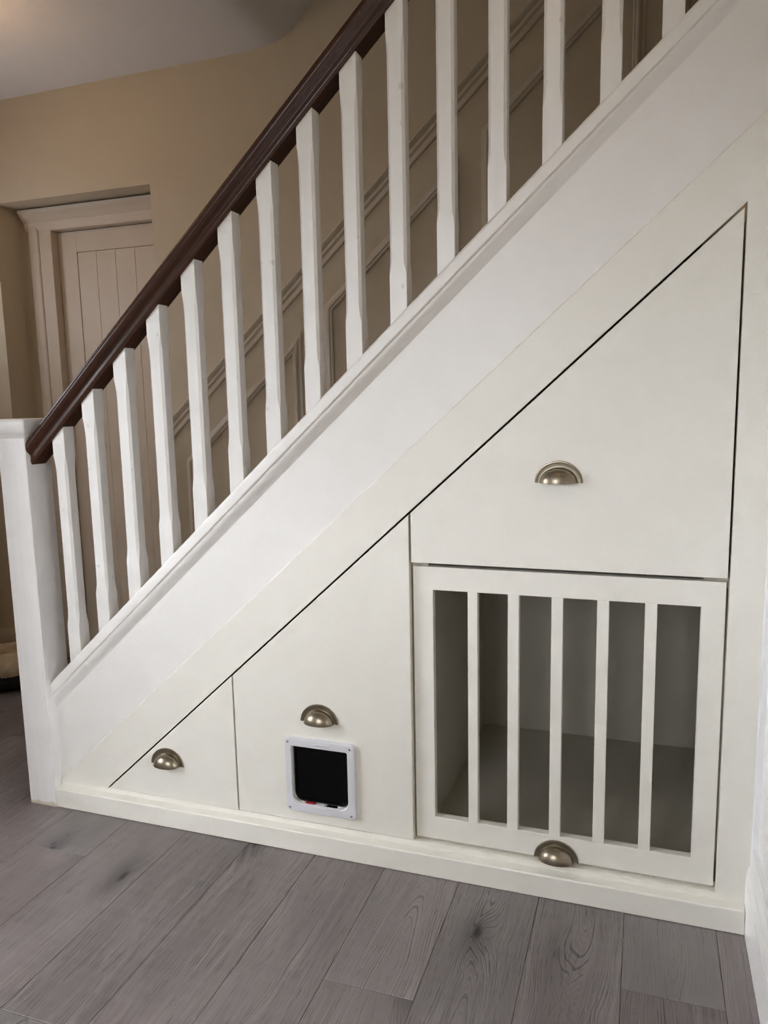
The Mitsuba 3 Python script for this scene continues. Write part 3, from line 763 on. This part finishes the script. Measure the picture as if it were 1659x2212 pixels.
# the white boarded door in the recess
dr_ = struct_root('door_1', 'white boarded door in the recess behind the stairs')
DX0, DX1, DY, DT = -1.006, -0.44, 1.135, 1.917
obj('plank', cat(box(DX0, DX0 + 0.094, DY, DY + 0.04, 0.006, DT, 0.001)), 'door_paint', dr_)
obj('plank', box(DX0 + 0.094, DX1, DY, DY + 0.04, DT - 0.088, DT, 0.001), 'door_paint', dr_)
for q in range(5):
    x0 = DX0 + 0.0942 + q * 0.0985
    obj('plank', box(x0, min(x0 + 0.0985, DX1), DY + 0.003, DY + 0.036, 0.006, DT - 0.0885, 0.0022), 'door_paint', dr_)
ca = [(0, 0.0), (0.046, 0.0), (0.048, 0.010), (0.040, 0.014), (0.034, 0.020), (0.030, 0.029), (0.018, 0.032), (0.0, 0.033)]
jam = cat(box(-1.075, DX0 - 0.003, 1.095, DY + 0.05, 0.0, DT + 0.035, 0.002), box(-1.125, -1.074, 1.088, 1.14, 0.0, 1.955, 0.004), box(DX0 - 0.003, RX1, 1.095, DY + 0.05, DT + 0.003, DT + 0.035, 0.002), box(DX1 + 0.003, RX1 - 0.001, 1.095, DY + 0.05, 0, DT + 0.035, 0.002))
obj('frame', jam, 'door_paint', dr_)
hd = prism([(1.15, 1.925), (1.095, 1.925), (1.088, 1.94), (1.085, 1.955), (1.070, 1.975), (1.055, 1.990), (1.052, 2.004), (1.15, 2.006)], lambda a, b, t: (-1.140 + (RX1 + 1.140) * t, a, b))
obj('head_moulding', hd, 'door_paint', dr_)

# front door with frosted glass (left of the camera, out of the frame): the hall's cool daylight
fd = struct_root('door_2', 'front door with frosted glass in the left wall')
obj('frame', cat(box(XL - 0.09, XL - 0.03, FD0, FD0 + 0.08, 0.0, FDZ), box(XL - 0.09, XL - 0.03, FD1 - 0.10, FD1, 0, FDZ), box(XL - 0.09, XL - 0.03, FD0 + 0.1, FD1 - 0.1, 0, 0.30), box(XL - 0.09, XL - 0.03, FD0 + 0.1, FD1 - 0.1, FDZ - 0.1, FDZ), box(XL - 0.09, XL - 0.03, FD0 + 0.1, FD1 - 0.1, 1.02, 1.10)), 'trim_white', fd)
def emitter(rgb): return {'type': 'area', 'radiance': {'type': 'rgb', 'value': list(rgb)}}
for z0, z1 in ((0.30, 1.02), (1.10, FDZ - 0.1)):
    obj('pane', box(XL - 0.066, XL - 0.054, FD0 + 0.1, FD1 - 0.1, z0, z1), 'white_plastic', fd, emitter=emitter(LIGHT_FRONT))
# window of the room on the right
w1 = struct_root('window_1', 'wide window of the room on the right')
obj('frame', cat(box(3.93, 4.00, -2.85, -2.79, 0.30, 2.35), box(3.93, 4.00, -0.61, -0.55, 0.30, 2.35), box(3.93, 4.00, -2.79, -0.61, 0.30, 0.36), box(3.93, 4.00, -2.79, -0.61, 2.29, 2.35), box(3.93, 4.00, -1.73, -1.67, 0.36, 2.29)), 'trim_white', w1)

# pendant lamp of the hall (just outside the frame)
lp = thing('pendant_lamp', 'round opal glass pendant lamp hanging from the hall ceiling', 'lamp')
LX, LY, LZ = -0.64, 0.20, 2.21
obj('globe', trimesh.creation.icosphere(3, 0.075).apply_translation((LX, LY, LZ)), 'white_plastic', lp, True, emitter=emitter(LIGHT_LAMP))
obj('cord', trimesh.creation.cylinder(0.004, segment=[(LX, LY, LZ + 0.09), (LX, LY, 2.40)], sections=12), 'lamp_metal', lp, 30)
obj('ceiling_rose', trimesh.creation.cylinder(0.045, segment=[(LX, LY, 2.39), (LX, LY, 2.4155)], sections=32), 'lamp_metal', lp, 30)
obj('collar', trimesh.creation.cylinder(0.03, segment=[(LX, LY, LZ + 0.068), (LX, LY, LZ + 0.10)], sections=32), 'lamp_metal', lp, 30)

# flush ceiling lamp of the hall in front of the cupboard (out of the frame)
l2 = thing('ceiling_lamp', 'flush opal ceiling lamp in front of the cupboard', 'lamp')
obj('base', trimesh.creation.cylinder(0.11, segment=[(1.15, -0.95, 2.395), (1.15, -0.95, 2.425)], sections=40), 'lamp_metal', l2, 30)
gl = trimesh.creation.icosphere(3, 1.0); gl.apply_scale((0.10, 0.10, 0.05)); gl.apply_translation((1.15, -0.95, 2.36))
obj('shade', gl, 'white_plastic', l2, True, emitter=emitter(LIGHT_LAMP2))

# ------------------------------------------------------------------ the staircase
st = thing('staircase', 'white painted staircase with dark mahogany handrail rising to the right', 'staircase')
NX, NY, NH = -0.2155, 0.0205, 0.0475
nw = obj('newel_post', rings([square(NX, NY, NH, z, c) for z, c in ((0.0, 0.002), (1.10, 0.002))]), 'newel_paint', st, label='chunky square white newel post at the foot of the stairs')
obj('cap', rings([square(NX, NY, h, z, 0.003) for h, z in ((0.0478, 1.084), (0.0490, 1.089), (0.0520, 1.096), (0.0550, 1.101), (0.0565, 1.108), (0.0575, 1.120), (0.0575, 1.131), (0.0560, 1.136), (0.0530, 1.138))]), 'newel_paint', nw, label='flat moulded cap of the newel post')
SS, SC = 0.909, 0.5302
CAP = [(0.056, SC), (0.000, SC), (-0.0060, SC - 0.0018), (-0.0100, SC - 0.0058), (-0.0118, SC - 0.0115), (-0.0118, SC - 0.0370), (-0.0110, SC - 0.0390), (-0.0070, SC - 0.0396), (-0.0066, SC - 0.0412), (-0.0080, SC - 0.0440), (-0.0081, SC - 0.0475), (-0.0066, SC - 0.0540),
       (-0.0030, SC - 0.0620), (0.0020, SC - 0.0700), (0.0055, SC - 0.0760), (0.0073, SC - 0.0810), (0.056, SC - 0.0810)]
sg = obj('string', slope_prism([(0.0075, SC - 0.0802), (0.0075, SC - 0.40), (0.040, SC - 0.40), (0.040, SC - 0.0802)], -0.1675, 1.7035, SS), 'string_paint', st, label='broad white string board of the stairs')
obj('cap_moulding', slope_prism(CAP, -0.1675, 1.7035, SS), 'string_paint', sg, 25, label='moulded white capping that carries the balusters')
obj('wall_string', slope_prism([(YB - 0.001, SC - 0.02), (YB - 0.025, SC - 0.02), (YB - 0.025, SC - 0.40), (YB - 0.001, SC - 0.40)], -0.1675, 1.7035, SS), 'string_paint', st)
# handrail
RS = 0.9335
RCB = 1.1675
HR0 = [(0.026, 0.0), (0.0295, 0.004), (0.0305, 0.009), (0.0300, 0.016), (0.0305, 0.0185), (0.0335, 0.0215), (0.0385, 0.0245), (0.0425, 0.0280), (0.0450, 0.0325), (0.0455, 0.0370), (0.0440, 0.0420), (0.0400, 0.0475), (0.0330, 0.0525), (0.0230, 0.0560), (0.0120, 0.0580), (0.0, 0.0585)]
HR = [(0.0205 + a, RCB + b * 1.36) for a, b in HR0] + [(0.0205 - a, RCB + b * 1.36) for a, b in HR0[-2::-1]]
obj('handrail', slope_prism(HR, -0.1678, 1.7035, RS), 'mahogany', st, 40, label='dark polished mahogany handrail')
# balusters
BX = [-0.0978, 0.0095, 0.1198, 0.2305, 0.3405, 0.4509, 0.5603, 0.6690, 0.7786, 0.8888, 1.0003, 1.1135, 1.2284, 1.3426, 1.4575, 1.5720]
for x in BX:
    h, cx, cy = 0.0205, x + 0.0205, 0.0205
    zb = lambda q: SS * q + SC - 0.001
    zt = lambda q: RS * q + RCB + 0.001
    z1, z2 = zb(cx) + 0.096, zt(cx) - 0.060
    R = [square(cx, cy, h, zb, 0.0010), square(cx, cy, h, z1, 0.0010)]
    hm = lambda t: h - 0.0007 * t
    for t in (0.2, 0.4, 0.7, 1.0): R.append(square(cx, cy, hm(t), z1 + 0.034 * t, 0.0010 + 0.0050 * math.sin(t * math.pi / 2)))
    for t in (1.0, 0.7, 0.4, 0.2): R.append(square(cx, cy, hm(t), z2 - 0.050 * t, 0.0010 + 0.0050 * math.sin(t * math.pi / 2)))
    R += [square(cx, cy, h, z2, 0.0010), square(cx, cy, h, zt, 0.0010)]
    obj('baluster', rings(R), 'gloss_paint', st)
for k in range(1, 12):
    nx = (0.2 * k - 0.40) / 0.909
    y0, y1 = 0.041, YB - 0.026
    if k > 1 or True:
        obj('tread', box(nx, nx + 0.262, y0, y1, 0.2 * k - 0.026, 0.2 * k, 0.006), 'carpet', st)
        obj('riser', box(nx + 0.022, nx + 0.040, y0, y1, 0.2 * (k - 1) + (0.0 if k > 1 else 0.001), 0.2 * k - 0.026), 'carpet', st)

# ------------------------------------------------------------------ the cupboard under the stairs
cp = thing('understairs_cupboard', 'off white fitted cupboard under the stairs with drawers and a barred pet crate', 'cupboard')
FS, FC = 0.8940, 0.2255
OX, OZ, OS = 1.624, 0.0738, 0.9010
opening = [(0.0, OZ), (OX, OZ), (OX, OZ + OS * OX)]
outer = [(-0.1665, 0.050), (XR - 0.001, 0.050), (XR - 0.001, FS * (XR - 0.001) + FC), (-0.1665, FS * -0.1665 + FC)]
obj('face_frame', slab(outer, [opening], 0.0, 0.0074, 0.0022, 0.0008), 'cabinet_paint', cp)
# the frame's lining behind the face
obj('frame_lining', cat(slab([(-0.02, 0.05), (OX + 0.06, 0.05), (OX + 0.06, OZ), (-0.01, OZ)], [], 0.0060, 0.0400, 0.0005),
                        box(OX, OX + 0.06, 0.0060, 0.026, OZ, 1.50)), 'cabinet_paint', cp)
pr = [(0.0, 0.0015), (-0.0252, 0.0015), (-0.0252, 0.0535), (-0.0247, 0.0556), (-0.0230, 0.0574), (-0.0205, 0.0582), (-0.003, 0.0586), (0.0, 0.0600)]
obj('plinth', prism([(a, b) for a, b in pr], lambda a, b, t: (-0.1668 + (XR - 0.0225 + 0.1668) * t, a - 0.0002, b)), 'cabinet_paint', cp, 35, label='low off white plinth along the floor')

def cup_handle(cx, z, y):
    A0, B0, A, Bz, C = 0.0520, 0.0485, 0.0405, 0.0340, 0.0270
    prof = [(1.0, 1.0, 0.0), (1.0, 1.0, -0.0022), (0.93, 1.0, -0.0034), (0.80, 1.0, -0.0036), (0.70, 1.0, -0.0026), (0.12, 1.0, -0.0024), (0.0, 1.0, -0.0030)]
    for a in np.linspace(0, 90, 15)[1:]: prof.append((0.0, math.cos(math.radians(a)), -0.003 - C * math.sin(math.radians(a)) ** 0.92))
    inner = []
    for a in np.linspace(90, 0, 12): inner.append((0.0, 0.945 * math.cos(math.radians(a)), -0.0012 - (C - 0.001) * 0.95 * math.sin(math.radians(a)) ** 0.92))
    prof += inner + [(0.0, 0.945, 0.0)]
    n, P = 48, len(prof)
    V, F = [], []
    for i in range(n + 1):
        th = math.pi * i / n
        for t, s, yy in prof:
            V.append((cx + (A + (A0 - A) * t) * s * math.cos(th), y + yy, z + (Bz + (B0 - Bz) * t) * s * math.sin(th)))
    for i in range(n):
        for q in range(P):
            r = (q + 1) % P
            F += [[i * P + q, i * P + r, (i + 1) * P + r], [i * P + q, (i + 1) * P + r, (i + 1) * P + q]]
    V = np.array(V)
    for i in (0, n):
        # the two ends in the plane of the opening
        ring = V[i * P:(i + 1) * P]
        v2, f2 = tri_poly([(abs(p[0] - cx), p[1] - y) for p in ring])
        lookup = [int(np.argmin([(abs(abs(p[0] - cx) - q[0]) + abs(p[1] - y - q[1])) for p in ring])) for q in v2]
        for t in f2: F.append([i * P + lookup[k] for k in t])
    m = mesh(V, F); m.fix_normals()
    return m
HL = 'brushed antique brass cup handle'
DT_ = 0.019
def poly_under(x0, x1, z0, gap=0.0045):
    """The part of the opening between x0 and x1, above z0, a gap below the slope."""
    s = lambda x: OZ + OS * x - gap * 1.345
    xs = (z0 - OZ + gap * 1.345) / OS
    return [(max(x0, xs), z0), (x1, z0), (x1, s(x1))] + ([(x0, s(x0))] if x0 > xs + 1e-6 else [])
d1 = obj('drawer', slab(poly_under(0.0, 0.4295, OZ + 0.0024, 0.0042), [], -0.0040, DT_, 0.0009), 'cabinet_paint', cp, label='small triangular drawer front at the left')
obj('cup_handle', cup_handle(0.2135, 0.1765, -0.0040), 'brass', d1, 35, label=HL)
fo_ = [(0.590, 0.118), (0.765, 0.118), (0.765, 0.300), (0.590, 0.300)]
d2 = obj('door', slab(poly_under(0.4325, 0.9250, OZ + 0.0024), [[(0.606, 0.132), (0.752, 0.132), (0.752, 0.284), (0.606, 0.284)]], -0.0022, DT_, 0.0009), 'cabinet_paint', cp, label='slant topped middle door with a cat flap')
obj('cup_handle', cup_handle(0.6790, 0.3565, -0.0022), 'brass', d2, 35, label=HL)
d3 = obj('door', slab(poly_under(0.9295, 1.6195, 0.7865), [], 0.0, DT_, 0.0009), 'cabinet_paint', cp, label='large triangular upper door')
obj('cup_handle', cup_handle(1.2708, 0.9822, 0.0), 'brass', d3, 35, label=HL)
# crate gate: frame with six slots, its five bars
GY, GX0, GX1, GZ0, GZ1 = 0.0115, 0.9305, 1.6190, 0.0808, 0.7762
SLX0, SLX1, SZ0, SZ1 = 0.9795, 1.5712, 0.1405, 0.7195
gt = obj('gate', slab([(GX0, GZ0), (GX1, GZ0), (GX1, GZ1), (GX0, GZ1)], [[(SLX0, SZ0), (SLX1, SZ0), (SLX1, SZ1), (SLX0, SZ1)]], GY, GY + 0.020, 0.0010, 0.0012), 'cabinet_paint', cp, label='off white drop down gate of the pet crate')
for a, b in ((1.0632, 1.0870), (1.1578, 1.1840), (1.2570, 1.2830), (1.3570, 1.3830), (1.4580, 1.4838)):
    obj('bar', slab([(a, SZ0 - 0.0015), (b, SZ0 - 0.0015), (b, SZ1 + 0.0015), (a, SZ1 + 0.0015)], [], GY, GY + 0.0199, 0.0010), 'cabinet_paint', gt)
obj('cup_handle', cup_handle(1.2752, 0.0812, GY), 'brass', gt, 35, label=HL)
# crate interior
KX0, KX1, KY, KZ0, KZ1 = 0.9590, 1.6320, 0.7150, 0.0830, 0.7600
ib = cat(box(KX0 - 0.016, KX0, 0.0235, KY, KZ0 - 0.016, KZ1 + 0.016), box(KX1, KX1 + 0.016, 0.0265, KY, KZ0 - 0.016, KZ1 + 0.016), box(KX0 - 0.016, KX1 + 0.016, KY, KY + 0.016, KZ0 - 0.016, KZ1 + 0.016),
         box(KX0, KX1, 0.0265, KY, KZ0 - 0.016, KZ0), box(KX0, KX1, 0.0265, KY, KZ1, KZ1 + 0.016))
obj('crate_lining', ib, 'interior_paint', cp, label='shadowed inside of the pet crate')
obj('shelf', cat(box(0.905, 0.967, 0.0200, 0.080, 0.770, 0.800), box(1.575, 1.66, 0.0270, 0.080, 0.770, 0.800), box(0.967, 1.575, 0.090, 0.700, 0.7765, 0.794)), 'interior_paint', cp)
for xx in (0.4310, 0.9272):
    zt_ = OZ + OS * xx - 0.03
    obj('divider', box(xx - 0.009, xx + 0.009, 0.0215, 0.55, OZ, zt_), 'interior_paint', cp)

# ------------------------------------------------------------------ the cat flap (fixed to the middle door)
cf = thing('cat_flap', 'white plastic cat flap with a black flap, screwed to the middle cupboard door', 'cat flap')
def rrect(x0, x1, z0, z1, rb, rt, n=8):
    P = []
    for cx, cz, a0, r in ((x1 - rb, z0 + rb, -90, rb), (x1 - rt, z1 - rt, 0, rt), (x0 + rt, z1 - rt, 90, rt), (x0 + rb, z0 + rb, 180, rb)):
        for k in range(n + 1):
            a = math.radians(a0 + 90 * k / n)
            P.append((cx + r * math.cos(a), cz + r * math.sin(a)))
    return np.array(P)
def ring_board(levels):
    """Skin over levels of (outline, y)."""
    V = np.vstack([np.c_[p[:, 0], np.full(len(p), y), p[:, 1]] for p, y in levels]); n = len(levels[0][0]); F = []
    for k in range(len(levels) - 1):
        for i in range(n):
            j = (i + 1) % n
            F += [[k * n + i, k * n + j, (k + 1) * n + j], [k * n + i, (k + 1) * n + j, (k + 1) * n + i]]
    return V, F
yd = -0.0022
X0, X1, Z0, Z1 = 0.5815, 0.7770, 0.1065, 0.3100
lv = [(rrect(X0, X1, Z0, Z1, .013, .013), yd), (rrect(X0, X1, Z0, Z1, .013, .013), yd - .007), (rrect(X0 + .0012, X1 - .0012, Z0 + .0012, Z1 - .0012, .0118, .0118), yd - .0098), (rrect(X0 + .0035, X1 - .0035, Z0 + .0035, Z1 - .0035, .0095, .0095), yd - .0112)]
ii = lambda e, r: rrect(.6020 - e, .7545 + e, .1305 - e, .2865 + e, .0225 + r, .003 + r)
lv += [(ii(.003, .003), yd - .0112), (ii(.0015, .0015), yd - .0100), (ii(.0012, .0012), yd - .0075), (ii(0, 0), yd - .007), (ii(0, 0), yd + 0.018), (ii(.003, .003), yd + .018), (ii(.003, .003), yd)]
V, F = ring_board(lv)
n_ = len(lv[0][0]); L_ = len(lv)
for i in range(n_):
    j = (i + 1) % n_
    F += [[(L_ - 1) * n_ + i, (L_ - 1) * n_ + j, j], [(L_ - 1) * n_ + i, j, i]]
m = mesh(V, F); m.fix_normals()
obj('frame', m, 'white_plastic', cf, 32, label='white frame with rounded corners')
e = .0008
lv = [(ii(-e, 0), yd + .014), (ii(-e, 0), yd - .0005), (ii(-.003, -.002), yd - .0022), (ii(-.0065, -.004), yd - .0022), (ii(-.008, -.005), yd + .0008), (ii(-.011, -.007), yd + .0012), (ii(-.013, -.008), yd + .0002)]
lv = [(rrect(.6020 - k, .7545 + k, .1345 - k, .2865 + k, max(.0225 + r, .004), max(.003 + r * .3, .0006)), y) for (k, r, y) in ((-e, 0, yd + .014), (-e, 0, yd - .0005), (-.003, -.002, yd - .0022), (-.0065, -.004, yd - .0022), (-.008, -.005, yd + .0010), (-.011, -.007, yd + .0014), (-.013, -.008, yd + .0004))]
V, F = ring_board(lv); n_ = len(lv[0][0]); L_ = len(lv)
c0, c1 = len(V), len(V) + 1
V = np.vstack([V, [[.678, yd + .014, .21]], [[.678, yd + .0004, .21]]])
for i in range(n_):
    j = (i + 1) % n_
    F += [[j, i, c0], [(L_ - 1) * n_ + i, (L_ - 1) * n_ + j, c1]]
m = mesh(V, F); m.fix_normals()
fp = obj('flap', m, 'black_plastic', cf, 30, label='glossy black swinging flap')
obj('rib', box(.611, .745, yd - .0012, yd + .003, .2765, .2795, .0008), 'black_plastic', fp)
for sx, sz in ((0.5915, 0.2985), (0.7640, 0.2985), (0.5915, 0.1175), (0.7640, 0.1175)):
    ring = lathe([(0.0, 0.0), (0.0024, 0.0), (0.0026, 0.0004), (0.0034, 0.0010), (0.0040, 0.0006), (0.0042, -0.001), (0.0, -0.001)], 20)
    ring.apply_transform(trimesh.transformations.rotation_matrix(math.pi / 2, (1, 0, 0))); ring.apply_translation((sx, yd - .0113, sz))
    sc = obj('screw', ring, 'white_plastic', cf, 30)
    hd_ = cat(trimesh.creation.cylinder(0.0023, segment=[(sx, yd - .0119, sz), (sx, yd - .0108, sz)], sections=16))
    obj('screw_head', hd_, 'grey_metal', sc, label='dark screw head')
bd = rrect(.648, .7085, .2938, .3012, .0036, .0036)
lvb = [(bd, yd - .0108), (bd, yd - .0119), (rrect(.6486, .7079, .2944, .3006, .0031, .0031), yd - .0122)]
V, F = ring_board(lvb); n_ = len(bd); c0 = len(V)
V = np.vstack([V, [[.678, yd - .0122, .2975]]])
for i in range(n_): F.append([2 * n_ + i, 2 * n_ + (i + 1) % n_, c0])
m = mesh(V, F); m.fix_normals()
bg = obj('badge', m, 'white_plastic', cf)
tx = meshkit.text_mesh('Cat Mate', 0.0044, 0.0012, bold=True)
b0, b1 = tx.bounds
tx.apply_translation((-(b0[0] + b1[0]) / 2, -(b0[1] + b1[1]) / 2, 0))
tx.apply_transform(trimesh.transformations.rotation_matrix(math.pi / 2, (1, 0, 0))); tx.apply_translation((.678, yd - .0121, .2975))
obj('lettering', tx, 'white_plastic', bg, label='embossed lettering')
obj('lock_slider', box(.634, .661, yd - .0065, yd + .002, .1308, .1338, .0006), 'red_plastic', cf, label='red lock slider under the flap')
obj('catch', box(.6645, .6885, yd - .0095, yd + .002, .1300, .1343, .0008), 'white_plastic', cf)
obj('lock_slider', box(.6935, .722, yd - .0065, yd + .002, .1302, .1328, .0006), 'black_plastic', cf)

# ------------------------------------------------------------------ the pet bed in the dark corner behind the newel
pb = thing('pet_bed', 'dark pet bed with cream fleece lining on the floor behind the newel post', 'pet bed')
PBX, PBY, PR = -1.135, 0.775, 0.19
def bolster(a0, a1, r, z, R, sq=1.0):
    V, F, n, k = [], [], 48, 16
    for i in range(n + 1):
        t = math.radians(a0 + (a1 - a0) * i / n)
        rr = r * (1 + 0.06 * math.sin(5 * t) + 0.04 * math.sin(9 * t + 1))
        for q in range(k):
            f = 2 * math.pi * q / k
            V.append((PBX + (R + rr * math.cos(f)) * math.cos(t), PBY + (R + rr * math.cos(f)) * math.sin(t), z + rr * sq * math.sin(f)))
    for i in range(n):
        for q in range(k):
            w = (q + 1) % k
            F += [[i * k + q, (i + 1) * k + q, (i + 1) * k + w], [i * k + q, (i + 1) * k + w, i * k + w]]
    for i, rev in ((0, False), (n, True)):
        V.append(np.mean(V[i * k:(i + 1) * k], axis=0)); c = len(V) - 1
        for q in range(k):
            t_ = [i * k + q, i * k + (q + 1) % k, c]; F.append(t_[::-1] if rev else t_)
    m = mesh(V, F)
    if m.volume < 0: m.invert()
    return m
obj('base', lathe([(0, 0.001), (0.150, 0.001), (0.175, 0.02), (0.180, 0.045), (0.165, 0.07), (0, 0.07)], 48).apply_translation((PBX, PBY, 0)), 'bed_fabric', pb, 40, label='black fabric base')
obj('bolster', bolster(-55, 285, 0.042, 0.088, 0.132, 1.0), 'fleece', pb, True, label='cream fleece rim')
cu = trimesh.creation.icosphere(3, 1.0); cu.apply_scale((0.115, 0.115, 0.03)); cu.apply_translation((PBX, PBY, 0.075))
obj('cushion', cu, 'fleece', pb, True, label='cream fleece cushion')
